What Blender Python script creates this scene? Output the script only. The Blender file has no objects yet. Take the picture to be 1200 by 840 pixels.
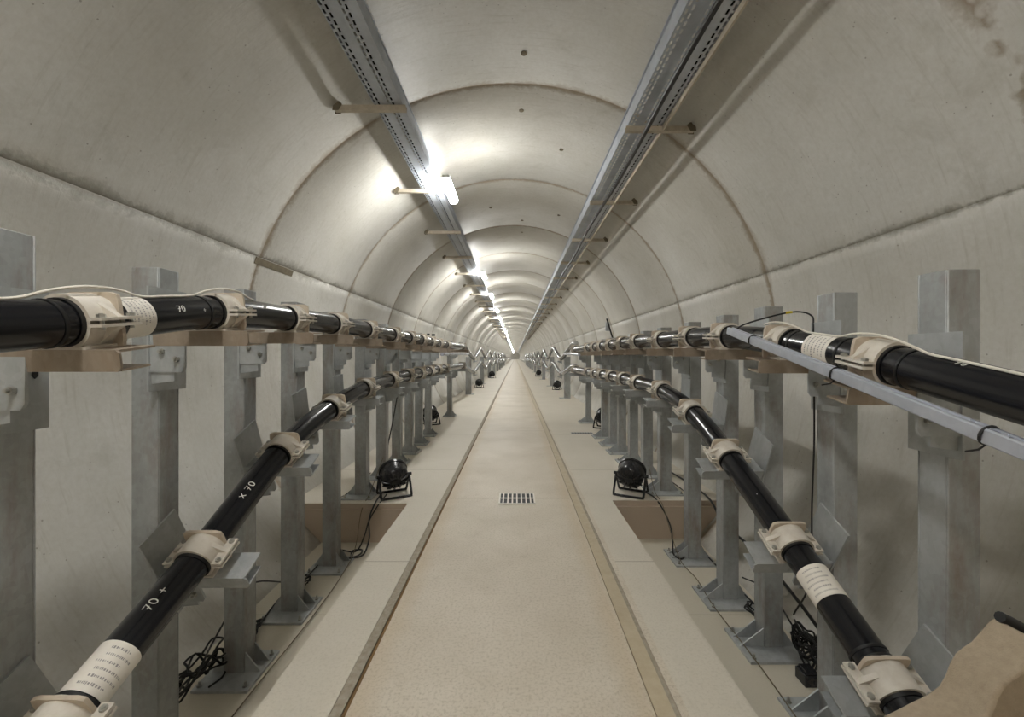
import bpy, math, random
from mathutils import Vector, Matrix
random.seed(7)
PI = math.pi
C = bpy.context.scene.collection
CAMZ = 1.15            # eye height above the walkway
F = 490.0
LOW = -0.30            # trench floor
ORD = ['nearest', 'second nearest', 'third nearest', 'fourth nearest', 'fifth nearest', 'sixth nearest', 'seventh nearest',
       'eighth nearest', 'ninth nearest', 'tenth nearest', 'eleventh nearest', 'twelfth nearest', 'thirteenth nearest',
       'fourteenth nearest', 'fifteenth nearest', 'sixteenth nearest', 'seventeenth nearest', 'eighteenth nearest',
       'nineteenth nearest', 'twentieth nearest']

# ------------------------------------------------------------------ helpers
class MB:
    def __init__(s): s.v = []; s.f = []; s.sm = []
    def add(s, vs, fs, smooth=False):
        o = len(s.v); s.v += [tuple(p) for p in vs]
        for f in fs: s.f.append([i + o for i in f]); s.sm.append(smooth)
        return s
    def box(s, x0, x1, y0, y1, z0, z1):
        if x0 > x1: x0, x1 = x1, x0
        if y0 > y1: y0, y1 = y1, y0
        if z0 > z1: z0, z1 = z1, z0
        v = [(x0,y0,z0),(x1,y0,z0),(x1,y1,z0),(x0,y1,z0),(x0,y0,z1),(x1,y0,z1),(x1,y1,z1),(x0,y1,z1)]
        return s.add(v, [(0,3,2,1),(4,5,6,7),(0,1,5,4),(1,2,6,5),(2,3,7,6),(3,0,4,7)])
    def prism(s, poly, axis, a0, a1):
        """poly in the plane perpendicular to axis: x:(y,z) y:(x,z) z:(x,y)"""
        def P(p, a):
            return {'x': (a, p[0], p[1]), 'y': (p[0], a, p[1]), 'z': (p[0], p[1], a)}[axis]
        n = len(poly)
        v = [P(p, a0) for p in poly] + [P(p, a1) for p in poly]
        f = [list(range(n))[::-1], [i + n for i in range(n)]]
        f += [(i, (i+1) % n, (i+1) % n + n, i + n) for i in range(n)]
        return s.add(v, f)
    def tube(s, pts, r, n=10, caps=True, smooth=True):
        pts = [Vector(p) for p in pts]; m = len(pts)
        rr = r if isinstance(r, (list, tuple)) else [r] * m
        up = Vector((0, 0, 1)); vs = []; fs = []
        t0 = (pts[1] - pts[0]).normalized()
        if abs(t0.dot(up)) > .95: up = Vector((1, 0, 0))
        nrm = (up - t0 * up.dot(t0)).normalized()
        for i in range(m):
            a = pts[max(0, i-1)]; b = pts[min(m-1, i+1)]
            t = (b - a)
            t = t.normalized() if t.length > 1e-9 else t0
            nrm = (nrm - t * nrm.dot(t)).normalized(); bn = t.cross(nrm)
            for k in range(n):
                q = 2*PI*k/n
                vs.append(pts[i] + (nrm*math.cos(q) + bn*math.sin(q)) * rr[i])
        for i in range(m-1):
            for k in range(n):
                fs.append((i*n+k, i*n+(k+1) % n, (i+1)*n+(k+1) % n, (i+1)*n+k))
        s.add(vs, fs, smooth)
        if caps:
            o = len(s.v) - m*n
            s.f.append([o + k for k in range(n)][::-1]); s.sm.append(False)
            s.f.append([o + (m-1)*n + k for k in range(n)]); s.sm.append(False)
        return s
    def cyl(s, p0, p1, r, n=12, r1=None): return s.tube([p0, p1], [r, r if r1 is None else r1], n)
    def ring(s, c, axis, r0, r1, h, n=24):
        """hollow cylinder, centre c, along axis 'y', inner r0 outer r1, length h"""
        vs = []; fs = []
        for (yy, r) in ((-h/2, r0), (-h/2, r1), (h/2, r1), (h/2, r0)):
            for k in range(n):
                q = 2*PI*k/n; vs.append((c[0]+r*math.cos(q), c[1]+yy, c[2]+r*math.sin(q)))
        for j in range(4):
            for k in range(n):
                a = j*n+k; b = j*n+(k+1) % n; c2 = ((j+1) % 4)*n+(k+1) % n; d = ((j+1) % 4)*n+k
                fs.append((a, b, c2, d))
        return s.add(vs, fs, True)
    def mesh(s, name, mat=None):
        me = bpy.data.meshes.new(name); me.from_pydata(s.v, [], s.f)
        me.polygons.foreach_set('use_smooth', s.sm)
        if mat: me.materials.append(mat)
        me.update()
        if hasattr(me, 'set_sharp_from_angle'): me.set_sharp_from_angle(angle=math.radians(40))
        return me
    def build(s, name, mat, parent=None, bevel=0):
        return place(name, s.mesh(name, mat), parent, bevel=bevel)

def place(name, me, parent=None, loc=(0,0,0), rot=(0,0,0), bevel=0):
    o = bpy.data.objects.new(name, me); C.objects.link(o)
    o.location = loc; o.rotation_euler = rot
    if parent: o.parent = parent
    if bevel:
        b = o.modifiers.new('bevel', 'BEVEL'); b.width = bevel; b.segments = 2; b.limit_method = 'ANGLE'
    return o
def thing(name, label, cat, loc=(0,0,0), group=None, rotz=0):
    o = bpy.data.objects.new(name, None); C.objects.link(o); o.location = loc; o.rotation_euler = (0,0,rotz)
    o.empty_display_size = .1
    return tag(o, label, cat, group)
def tag(o, label, cat, group=None):
    o['label'] = label; o['category'] = cat
    if group: o['group'] = group
    return o
def struct(o): o['kind'] = 'structure'; return o

# ------------------------------------------------------------------ materials
def lin(c): return tuple(((x/255)/12.92 if x/255 <= .04045 else ((x/255+.055)/1.055)**2.4) for x in c) + (1,)
class NT:
    def __init__(s, name):
        s.m = bpy.data.materials.new(name); s.m.use_nodes = True
        s.t = s.m.node_tree; s.b = s.t.nodes['Principled BSDF']; s.out = s.t.nodes['Material Output']
    def n(s, kind, **kw):
        x = s.t.nodes.new(kind)
        for k, v in kw.items():
            if k in x.inputs.keys(): 
                s.set(x.inputs[k], v)
            else: setattr(x, k, v)
        return x
    def set(s, inp, v):
        if isinstance(v, bpy.types.NodeSocket): s.t.links.new(v, inp)
        else: inp.default_value = v
    def math(s, op, a, b=0.0, c=None, clamp=False):
        x = s.t.nodes.new('ShaderNodeMath'); x.operation = op; x.use_clamp = clamp
        s.set(x.inputs[0], a); s.set(x.inputs[1], b)
        if c is not None: s.set(x.inputs[2], c)
        return x.outputs[0]
    def noise(s, vec, scale, detail=4, rough=.55, out='Fac', dist=0):
        x = s.t.nodes.new('ShaderNodeTexNoise'); s.set(x.inputs['Vector'], vec)
        x.inputs['Scale'].default_value = scale; x.inputs['Detail'].default_value = detail
        x.inputs['Roughness'].default_value = rough; x.inputs['Distortion'].default_value = dist
        return x.outputs[out]
    def ramp(s, fac, lo, hi, a=0.0, b=1.0):
        x = s.t.nodes.new('ShaderNodeMapRange'); x.clamp = True
        s.set(x.inputs[0], fac); x.inputs[1].default_value = lo; x.inputs[2].default_value = hi
        x.inputs[3].default_value = a; x.inputs[4].default_value = b
        return x.outputs[0]
    def mix(s, fac, a, b):
        x = s.t.nodes.new('ShaderNodeMix'); x.data_type = 'RGBA'
        s.set(x.inputs['Factor'], fac); s.set(x.inputs[6], a); s.set(x.inputs[7], b)
        return x.outputs[2]
    def coord(s): return s.t.nodes.new('ShaderNodeTexCoord').outputs['Object']
    def sep(s, v):
        x = s.t.nodes.new('ShaderNodeSeparateXYZ'); s.set(x.inputs[0], v); return x.outputs
    def scale(s, v, sc):
        x = s.t.nodes.new('ShaderNodeMapping'); s.set(x.inputs[0], v); x.inputs['Scale'].default_value = sc
        return x.outputs[0]
    def bump(s, h, strength, dist):
        x = s.t.nodes.new('ShaderNodeBump'); s.set(x.inputs['Height'], h)
        x.inputs['Strength'].default_value = strength; x.inputs['Distance'].default_value = dist
        s.t.links.new(x.outputs[0], s.b.inputs['Normal'])
    def base(s, c, rough=.5, metal=0, spec=.5):
        s.set(s.b.inputs['Base Color'], c); s.set(s.b.inputs['Roughness'], rough); s.set(s.b.inputs['Metallic'], metal)
        s.b.inputs['Specular IOR Level'].default_value = spec

J0, JP = 3.29, 1.77     # first ring joint and ring pitch
CX, CZ, R = -.04, CAMZ + .045, 2.10
AL, AR = math.radians(180 - 20.5), math.radians(16.9)   # longitudinal seams

def m_lining():
    n = NT('precast_concrete'); co = n.coord(); X, Y, Z = n.sep(co)
    wob = n.noise(co, 3.0, 3); fine = n.noise(co, 40, 5, .65); big = n.noise(co, .9, 4, .6)
    # distance to the nearest ring joint
    t = n.math('DIVIDE', n.math('SUBTRACT', Y, J0 - 20*JP), JP)
    fr = n.math('FRACT', n.math('ADD', t, .5))
    d = n.math('MULTIPLY', n.math('ABSOLUTE', n.math('SUBTRACT', fr, .5)), JP)
    wide = n.noise(co, 5.0, 4, .7)
    dd = n.math('ADD', d, n.math('MULTIPLY', n.math('SUBTRACT', n.noise(co, 24, 4, .7), .5), .05))
    wd = n.ramp(wide, .38, .64, .026, .080)
    jm = n.math('SUBTRACT', 1.0, n.math('DIVIDE', dd, wd), clamp=True)
    # fade where the nearest joint by the camera is flush
    near = n.ramp(Y, 2.2, 2.8)
    inz = n.math('MULTIPLY', n.math('GREATER_THAN', Z, 1.95), n.math('LESS_THAN', Z, 2.52))
    patch = n.math('MULTIPLY', n.math('MULTIPLY', inz, n.math('GREATER_THAN', X, 1.5)), n.ramp(n.noise(co, 7, 2), .44, .5))
    keep = n.math('MAXIMUM', near, patch)
    jm = n.math('MULTIPLY', jm, keep)
    # longitudinal seams
    def seam(ang, width):
        px, pz = CX + R*math.cos(ang), CZ + R*math.sin(ang)
        dz = n.math('ABSOLUTE', n.math('SUBTRACT', Z, pz))
        w = n.ramp(n.noise(co, 2.2, 5, .8), .40, .66, .010, width)
        dz = n.math('ADD', dz, n.math('MULTIPLY', n.math('SUBTRACT', n.noise(co, 26, 4, .7), .5), .04))
        side = n.math('GREATER_THAN', n.math('MULTIPLY', X, px), 0.0)
        return n.math('MULTIPLY', n.math('SUBTRACT', 1.0, n.math('DIVIDE', dz, w), clamp=True), side)
    sm = n.math('ADD', seam(AL, .085), seam(AR, .045), clamp=True)
    base = n.mix(n.ramp(big, .35, .7), lin((206, 204, 198)), lin((186, 183, 174)))
    base = n.mix(n.math('MULTIPLY', n.ramp(fine, .35, .75), .28), base, lin((160, 153, 136)))
    blotch = n.ramp(n.noise(co, 2.6, 6, .72, dist=.6), .56, .78)
    base = n.mix(n.math('MULTIPLY', blotch, .42), base, lin((146, 142, 126)))
    # scraped streaks running round the ring
    st = n.noise(n.scale(co, (1.2, 14, 1.2)), 3.0, 4, .7)
    base = n.mix(n.math('MULTIPLY', n.ramp(st, .54, .78), .36), base, lin((150, 143, 125)))
    # pinholes
    vor = n.n('ShaderNodeTexVoronoi'); n.set(vor.inputs['Vector'], co); vor.inputs['Scale'].default_value = 21
    pin = n.math('MULTIPLY', n.math('LESS_THAN', vor.outputs['Distance'], .085), n.math('GREATER_THAN', n.noise(co, 2.0, 2), .50))
    base = n.mix(n.math('MULTIPLY', pin, .55), base, lin((105, 98, 84)))
    base = n.mix(n.math('MULTIPLY', jm, .85), base, lin((136, 118, 94)))
    base = n.mix(n.math('MULTIPLY', sm, .75), base, lin((108, 102, 86)))
    n.base(base, n.ramp(big, .3, .7, .40, .55), 0, .45)
    h = n.math('ADD', n.math('MULTIPLY', fine, .25), n.math('MULTIPLY', st, .3))
    h = n.math('SUBTRACT', h, n.math('MULTIPLY', n.math('ADD', jm, sm), .6))
    n.bump(h, .35, .01)
    return n.m

def m_floor():
    n = NT('floor_concrete'); co = n.coord(); X, Y, Z = n.sep(co)
    big = n.noise(co, 1.6, 4, .6); fine = n.noise(co, 90, 4, .7); mid = n.noise(co, 9, 5, .7)
    base = n.mix(n.ramp(big, .35, .68), lin((214, 205, 191)), lin((200, 190, 174)))
    base = n.mix(n.math('MULTIPLY', n.ramp(fine, .48, .72), .55), base, lin((150, 138, 116)))
    base = n.mix(n.math('MULTIPLY', n.ramp(mid, .56, .78), .3), base, lin((168, 154, 130)))
    # paler shoulders beside the guide strips
    sh = n.math('GREATER_THAN', n.math('ABSOLUTE', X), .56)
    base = n.mix(n.math('MULTIPLY', sh, .45), base, lin((212, 208, 197)))
    # rust-yellow dust along the strips
    dl = n.math('ABSOLUTE', n.math('ADD', X, .52)); dr = n.math('ABSOLUTE', n.math('SUBTRACT', X, .42))
    du = n.math('ADD', n.math('MINIMUM', dl, dr), n.math('MULTIPLY', n.noise(co, 4, 4), .10))
    dust = n.math('SUBTRACT', 1.0, n.math('DIVIDE', du, .13), clamp=True)
    base = n.mix(n.math('MULTIPLY', dust, .42), base, lin((186, 160, 116)))
    # darker trench floor, browner upright faces
    tr = n.math('LESS_THAN', Z, -.05)
    base = n.mix(n.math('MULTIPLY', tr, .7), base, lin((192, 185, 168)))
    vz = n.math('MULTIPLY', n.math('LESS_THAN', Z, -.002), n.math('GREATER_THAN', Z, LOW + .003))
    base = n.mix(n.math('MULTIPLY', vz, .8), base, lin((180, 162, 144)))
    # joints: centre slab, shoulders
    def joint(y0, p, w):
        t = n.math('FRACT', n.math('ADD', n.math('DIVIDE', n.math('SUBTRACT', Y, y0 - 40*p), p), .5))
        d = n.math('MULTIPLY', n.math('ABSOLUTE', n.math('SUBTRACT', t, .5)), p)
        return n.math('LESS_THAN', d, w)
    jc = n.math('MULTIPLY', joint(3.40, 3.1, .006), n.math('SUBTRACT', 1.0, sh))
    js = n.math('MULTIPLY', joint(2.35, 1.9, .0035), sh)
    jj = n.math('ADD', jc, js, clamp=True)
    base = n.mix(n.math('MULTIPLY', jj, .55), base, lin((112, 98, 74)))
    n.base(base, .55, 0, .35)
    n.bump(n.math('SUBTRACT', n.math('MULTIPLY', fine, .4), jj), .3, .004)
    return n.m

def m_simple(name, col, rough, metal=0, var=.15, col2=None, scale=18, bump=0, spec=.5):
    n = NT(name); co = n.coord(); no = n.noise(co, scale, 5, .65)
    c2 = col2 or tuple(x*.72 for x in col)
    b = n.mix(n.math('MULTIPLY', n.ramp(no, .3, .75), var/.15*.5 if col2 is None else 1.0), lin(col), lin(c2))
    n.base(b, rough, metal, spec)
    if bump: n.bump(n.noise(co, scale*5, 4), bump, .002)
    return n.m

def m_galv(name, a, b, rust=0.0, metal=.55, rough=.48):
    n = NT(name); co = n.coord()
    oi = n.n('ShaderNodeObjectInfo')
    cs = n.t.nodes.new('ShaderNodeVectorMath'); cs.operation = 'ADD'
    n.set(cs.inputs[0], co); n.t.links.new(oi.outputs['Random'], cs.inputs[1])
    v = n.n('ShaderNodeTexVoronoi'); n.set(v.inputs['Vector'], cs.outputs[0]); v.inputs['Scale'].default_value = 55
    sp = n.ramp(n.sep(v.outputs['Color'])[0], 0, 1)
    big = n.noise(n.scale(cs.outputs[0], (2.2, 2.2, 1.0)), 2.2, 5, .7)
    base = n.mix(n.math('ADD', n.math('MULTIPLY', sp, .25), n.math('MULTIPLY', n.ramp(big, .35, .7), .75)), lin(a), lin(b))
    if rust:
        r = n.ramp(n.noise(n.scale(cs.outputs[0], (3, 3, .8)), 3.3, 5, .7), .50, .72)
        base = n.mix(n.math('MULTIPLY', r, rust), base, lin((128, 104, 82)))
    n.base(base, n.ramp(big, .3, .7, rough-.08, rough+.12), metal, .5)
    n.bump(n.noise(co, 70, 3), .12, .002)
    return n.m

def m_tray():
    n = NT('perforated_steel'); co = n.coord(); X, Y, Z = n.sep(co)
    # rows of short slots along the tray, every 25 mm across and 50 mm along, staggered
    def slots(U, pu, wu, pv, lv):
        row = n.math('FLOOR', n.math('DIVIDE', U, pu)); on_ = n.math('LESS_THAN', n.math('FLOORED_MODULO', row, 4.0), 1.5)
        fu = n.math('ABSOLUTE', n.math('SUBTRACT', n.math('FRACT', n.math('DIVIDE', U, pu)), .5))
        fv = n.math('ABSOLUTE', n.math('SUBTRACT', n.math('FRACT', n.math('ADD', n.math('DIVIDE', Y, pv), n.math('MULTIPLY', row, .5))), .5))
        return n.math('MULTIPLY', on_, n.math('MULTIPLY', n.math('LESS_THAN', fu, wu/2/pu), n.math('LESS_THAN', fv, lv/2/pv)))
    bot = slots(n.math('ADD', X, .985), .025, .013, .05, .034)
    side = slots(Z, .022, .007, .05, .026)
    gm = n.t.nodes.new('ShaderNodeNewGeometry'); nx = n.math('ABSOLUTE', n.sep(gm.outputs['Normal'])[0])
    isside = n.math('GREATER_THAN', nx, .5)
    hole = n.math('ADD', n.math('MULTIPLY', side, isside), n.math('MULTIPLY', bot, n.math('SUBTRACT', 1.0, isside)), clamp=True)
    no = n.noise(co, 6, 4)
    n.base(n.mix(n.ramp(no, .3, .7), lin((196, 202, 212)), lin((168, 174, 182))), .40, .25)
    tr = n.t.nodes.new('ShaderNodeBsdfTransparent'); mx = n.t.nodes.new('ShaderNodeMixShader')
    n.set(mx.inputs[0], hole); n.t.links.new(n.b.outputs[0], mx.inputs[1]); n.t.links.new(tr.outputs[0], mx.inputs[2])
    n.t.links.new(mx.outputs[0], n.out.inputs[0])
    return n.m
def m_emit(name, col, st):
    n = NT(name); n.base(lin((240, 240, 235)), .4)
    n.b.inputs['Emission Color'].default_value = col; n.b.inputs['Emission Strength'].default_value = st
    return n.m

M = dict(
    lining=m_lining(), floor=m_floor(),
    strip=m_simple('sandy_guide_strip', (194, 182, 158), .6, col2=(178, 163, 136), scale=14, bump=.2),
    groove=m_simple('dirt_filled_groove', (128, 98, 58), .8, col2=(98, 76, 48), scale=10),
    rough=m_simple('rough_mortar', (172, 164, 150), .85, col2=(140, 130, 112), scale=40, bump=.6),
    post=m_galv('galvanised_post_steel', (176, 180, 182), (140, 142, 140), rust=.5, metal=.35),
    galv=m_galv('galvanised_plate_steel', (186, 190, 192), (154, 158, 158), rust=.12, metal=.35),
    arm=m_galv('stained_galvanised_arm', (172, 158, 142), (138, 126, 112), rust=.5, metal=.3),
    rail=m_galv('bright_aluminium_strut', (206, 210, 222), (180, 186, 198), metal=.5, rough=.30),
    cable=m_simple('black_polyethylene_sheath', (15, 16, 21), .21, col2=(22, 23, 28), scale=9, spec=.55),
    rubber=m_simple('black_rubber', (14, 14, 15), .55, col2=(26, 26, 27)),
    clamp=m_simple('cream_cast_cleat', (216, 211, 202), .55, col2=(196, 188, 176), scale=30),
    rib=m_simple('shaded_tan_cast_rib', (204, 192, 176), .6, col2=(182, 168, 150), scale=30),  # cream casting too; its browner shading is put into the colour
    bolt=m_simple('zinc_bolt', (190, 190, 184), .35, metal=.7, col2=(140, 138, 130)),
    label=m_simple('white_paper_label', (236, 232, 224), .5, col2=(222, 216, 206), scale=12),
    ink=m_simple('faded_black_print', (142, 138, 138), .6, col2=(170, 166, 164)),
    chalk=m_simple('white_paint_marker', (232, 232, 228), .6, col2=(205, 205, 200)),
    fibre=m_simple('cream_thin_cable', (232, 228, 218), .5, col2=(214, 208, 196)),
    black=m_simple('black_painted_metal', (24, 24, 27), .27, col2=(46, 46, 48), scale=40),
    wire=m_simple('black_power_cord', (16, 16, 17), .5, col2=(26, 26, 26)),
    lens=m_simple('dark_lens_glass', (30, 32, 38), .12, col2=(50, 52, 58)),
    yellow=m_simple('yellow_tape', (222, 196, 40), .5, col2=(205, 178, 40)),
    beige=m_simple('sandy_fabric', (156, 142, 122), .9, col2=(140, 126, 108), scale=90, bump=.4),
    sign=m_simple('white_sign_face', (226, 224, 216), .5, col2=(212, 208, 200)),
    pocket=m_simple('drab_brown_and_recess_shade', (126, 116, 96), .9, col2=(100, 92, 76), scale=20),  # dark tone paints recess shade; also plain colour of feet and dull wires
    bracket=m_galv('cream_grey_strut', (206, 196, 178), (176, 166, 148), rust=.3, metal=.15),
    housing=m_simple('white_lamp_housing', (226, 226, 222), .4, col2=(214, 214, 210)),
    tray=m_tray(),
    lamp=m_emit('lit_tube_diffuser', (1.0, .995, .955, 1), 76.0),
    warm=m_emit('warm_lit_tube_diffuser', (1.0, .86, .70, 1), 85.0),
)

# ------------------------------------------------------------------ tunnel shell
Y0, Y1 = -9.0, 190.0
def lining(name, a0, a1, seg):
    mb = MB(); k0 = int(math.floor((Y0 - J0)/JP)); rows = []
    y = Y0; ys = [(Y0, 0.0)]
    k = k0
    while True:
        yj = J0 + k*JP; k += 1
        if yj <= Y0 + .05: continue
        if yj >= Y1: break
        if yj < J0 - .1: continue       # the joint right by the camera is filled flush
        dep = .005 if k % 2 else .004
        ys += [(yj - .016, 0.0), (yj - .008, dep), (yj + .008, dep), (yj + .016, 0.0)]
    ys.append((Y1, 0.0))
    angs = [(a0, .005), (a0 + (a1-a0)*.002, 0.0)] + [(a0 + (a1-a0)*i/seg, 0.0) for i in range(1, seg)] + [(a1 - (a1-a0)*.002, 0.0), (a1, .005)]
    for (yy, dep) in ys:
        for (a, d2) in angs:
            r = R + max(dep, d2); mb.v.append((CX + r*math.cos(a), yy, CZ + r*math.sin(a)))
    n = len(angs)
    for i in range(len(ys)-1):
        for j in range(n-1):
            mb.f.append((i*n+j, i*n+j+1, (i+1)*n+j+1, (i+1)*n+j)); mb.sm.append(True)
    return struct(mb.build(name, M['lining']))
lining('ceiling', AR, AL, 56)
aB = math.asin((LOW - .03 - CZ)/R)
lining('wall_right', AR, aB, 26)
lining('wall_left', AL, PI - aB, 26)
# far and near bulkheads
for nm, yy in (('wall_far', Y1), ('wall_near', Y0)):
    mb = MB(); mb.prism([(CX + (R+.05)*math.cos(2*PI*i/48), CZ + (R+.05)*math.sin(2*PI*i/48)) for i in range(48)], 'y', yy, yy + (.2 if yy > 0 else -.2))
    struct(mb.build(nm, M['lining']))

XL, XR = -.845, .776      # walkway edges
PL, PR = 3.28, 3.35       # where the trench ends on each side
XW = 2.3
fl = MB()
def quad(a, b, c, d): fl.add([a, b, c, d], [(0, 1, 2, 3)])
# walkway between the guide grooves, shoulders
fl.box(XL, -.600, Y0, Y1, -.5, 0); fl.box(.532, XR, Y0, Y1, -.5, 0); fl.box(-.545, .450, Y0, Y1, -.5, 0)
fl.box(-.6, -.545, Y0, Y1, -.5, -.012); fl.box(.450, .532, Y0, Y1, -.5, -.012)
# trench floors and their raised ends, with a small ledge below the lip
fl.box(-XW, XL, Y0, PL, -.5, LOW); fl.box(XR, XW, Y0, PR, -.5, LOW)
fl.box(-XW, XL, PL, Y1, -.5, 0); fl.box(XR, XW, PR, Y1, -.5, 0)
fl.box(-XW, XL, PL - .018, PL, LOW, -.045); fl.box(XR, XW, PR - .018, PR, LOW, -.045)
struct(fl.build('floor', M['floor']))
struct(MB().box(.455, .515, Y0, Y1, -.012, -.002).build('trim_1', M['strip']))
struct(MB().box(.515, .532, Y0, Y1, -.012, -.0045).build('trim_2', M['rough']))
struct(MB().box(-.600, -.562, Y0, Y1, -.012, -.003).build('trim_3', M['rough']))
struct(MB().box(-.560, -.546, Y0, Y1, -.012, -.008).build('trim_4', M['groove']))

# recessed pocket in the lining, its shade painted as a dark surface strip
def pocket(name, a, ya, yb, h, label):
    mb = MB(); r = R - .002
    for (da, yy0, yy1, rr) in ((0, ya, yb, r),):
        n = 6; vs = []
        for yy in (ya, yb):
            for i in range(n+1):
                q = a + (i/n - .5)*h/R
                for r2 in (R - .004, R + .02): vs.append((CX + r2*math.cos(q), yy, CZ + r2*math.sin(q)))
        m = 2*(n+1); fs = []
        for i in range(n):
            b = 2*i; fs += [(b, b+2, b+2+m, b+m), (b+1, b+3, b+3+m, b+1+m), (b, b+1, b+3, b+2), (b+m, b+1+m, b+3+m, b+2+m)]
        fs += [(0, 1, 1+m, m), (2*n, 2*n+1, 2*n+1+m, 2*n+m)]
        mb.add(vs, fs)
    return mb.build(name, M['pocket'])
p = pocket('trim_5', math.radians(180-20.5)+.015, 3.24, 3.78, .055, ''); struct(p)
# lifting sockets along the crown
sock = MB()
sock.ring((0, 0, 0), 'y', .010, .021, .012, 14); sock.cyl((0, -.002, 0), (0, .006, 0), .013, 12)
sockm = sock.mesh('lifting_socket', M['pocket'])
for i, (px, py) in enumerate(((614, 62), (611, 129), (658, 175), (575, 243), (655, 252), (612, 258), (612, 272))):
    ax = (px-604); ay = (418-py)
    # hit the crown: (CX..)
    q = (ax/ay)
    a_ = q*q + 1; b_ = 2*(-q*CX) - 2*(CZ-CAMZ); c_ = CX*CX + (CZ-CAMZ)**2 - R*R
    zz = (-b_ + math.sqrt(b_*b_ - 4*a_*c_))/(2*a_); xx = q*zz; yy = F*zz/ay
    ang = math.atan2(zz + CAMZ - CZ, xx - CX)
    o = place('lifting_socket', sockm, None, (xx - .001*math.cos(ang), yy, zz + CAMZ - .001*math.sin(ang)), (PI/2, 0, 0))
    o.rotation_euler = (PI/2, ang - PI/2, 0) if False else (math.radians(90), 0, 0)
    o.rotation_euler = (math.radians(-90), 0, 0)
    o.rotation_mode = 'XYZ'
    tag(o, 'small dark lifting socket in the crown, %s to the camera' % ORD[i].replace('nearest', 'closest'), 'socket', 'lifting sockets in the crown')

# ------------------------------------------------------------------ high-voltage cables
def hermite(pts):
    pts = sorted(pts); ys = [p[0] for p in pts]; n = len(pts)
    def tan(i, c):
        if i == 0: return (pts[1][c]-pts[0][c])/(ys[1]-ys[0])
        if i == n-1: return (pts[-1][c]-pts[-2][c])/(ys[-1]-ys[-2])
        return (pts[i+1][c]-pts[i-1][c])/(ys[i+1]-ys[i-1])
    def f(y):
        if y <= ys[0]: i = 0
        elif y >= ys[-1]: i = n-2
        else:
            i = 0
            while ys[i+1] < y: i += 1
        h = ys[i+1]-ys[i]; t = (y-ys[i])/h; r = []
        for c in (1, 2):
            if t < 0: r.append(pts[i][c] + (y-ys[i])*tan(i, c)); continue
            if t > 1: r.append(pts[i+1][c] + (y-ys[i+1])*tan(i+1, c)); continue
            a, b = pts[i][c], pts[i+1][c]; m0, m1 = tan(i, c)*h, tan(i+1, c)*h
            r.append((2*t**3-3*t*t+1)*a + (t**3-2*t*t+t)*m0 + (-2*t**3+3*t*t)*b + (t**3-t*t)*m1)
        return Vector((r[0], y, r[1] + CAMZ))
    return f
LP = [.985, 1.443, 1.90, 2.36, 2.87, 3.45, 3.98, 4.48, 5.0, 5.5, 6.1]
LF = [8.1] + [12.8 + 5.1*i for i in range(9)]
RP = [1.192, 1.62, 2.07, 2.48, 2.98, 3.55, 4.03, 4.51, 5.0, 5.45, 5.95]
RF = [7.3] + [11.6 + 4.8*i for i in range(10)]
def wave(ps, xi, up, up2, y_end, s):
    """beyond the bunch the cables rise mid-span and dip at each single post"""
    out = []; y = ps[0]
    for i in range(1, len(ps)):
        ym = (ps[i-1]+ps[i])/2 if i > 1 else ps[i-1] + 1.7
        y0, y1 = ps[i-1], ps[i]
        if i > 1: out.append((ps[i-1] + .5*(ym-ps[i-1]), s*xi, (up+up2)/2))
        out.append((ym - .22, s*xi, up - .015)); out.append((ym + .22, s*xi, up - .015))
        out.append(((ym+ps[i])/2, s*xi, (up+up2)/2)); out.append((ps[i]-.2, s*xi, up2+.015)); out.append((ps[i]+.2, s*xi, up2+.015))
    return out
def cable_pts(s, upper):
    if s < 0:
        X = 1.02
        if upper: a = [(-2, .04), (-.3, .0), (.4, .03), (.8, .058), (.985, .084), (1.443, .153), (1.9, .172), (2.36, .183), (2.87, .183), (3.45, .18), (4.48, .178), (6.1, .175), (8.1, .2)]
        else: a = [(-2, -1.25), (-.3, -1.24), (.4, -1.13), (.985, -.878), (1.443, -.676), (1.90, -.42), (2.36, -.286), (2.87, -.216), (3.45, -.19), (4.48, -.175), (6.1, -.17), (8.1, -.17)]
    else:
        X = 1.045
        if upper: a = [(-2, -.26), (-.3, -.26), (.4, -.19), (.82, -.095), (1.192, -.015), (1.62, .055), (2.07, .10), (2.48, .115), (2.98, .12), (3.55, .13), (4.51, .13), (5.95, .13), (7.3, .14)]
        else: a = [(-2, -1.27), (-.3, -1.27), (.5, -1.2), (.8, -1.115), (1.192, -.93), (1.62, -.715), (2.07, -.483), (2.48, -.325), (2.98, -.24), (3.55, -.22), (4.51, -.21), (5.95, -.22), (7.3, -.22)]
    Xc = X if upper else 1.045
    def xc(y):
        if upper: return Xc
        if s > 0: return 1.062 if .9 < y < 1.8 else 1.045
        return 1.08 if y < 1.6 else (1.055 if y < 2 else 1.035)
    p = [(y, s*xc(y), z) for y, z in a]
    far = LF if s < 0 else RF
    p += wave(far, 1.27, .30 if upper else -.20, -.06 if upper else -.48, 60, s)
    return p
CAB = {(s, u): hermite(cable_pts(s, u)) for s in (-1, 1) for u in (True, False)}
RC = .0525
def frame(f, y, s):
    t = (f(y+.01) - f(y-.01)).normalized()
    inn = Vector((-s, 0, 0)); inn = (inn - t*inn.dot(t)).normalized()
    up = Vector((0, 0, 1)); up = (up - t*up.dot(t)); up = (up - inn*up.dot(inn)).normalized()
    return f(y), t, inn, up
def on(f, y, s, th, r=RC):
    c, t, inn, up = frame(f, y, s)
    return c + (inn*math.cos(th) + up*math.sin(th))*r
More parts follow.
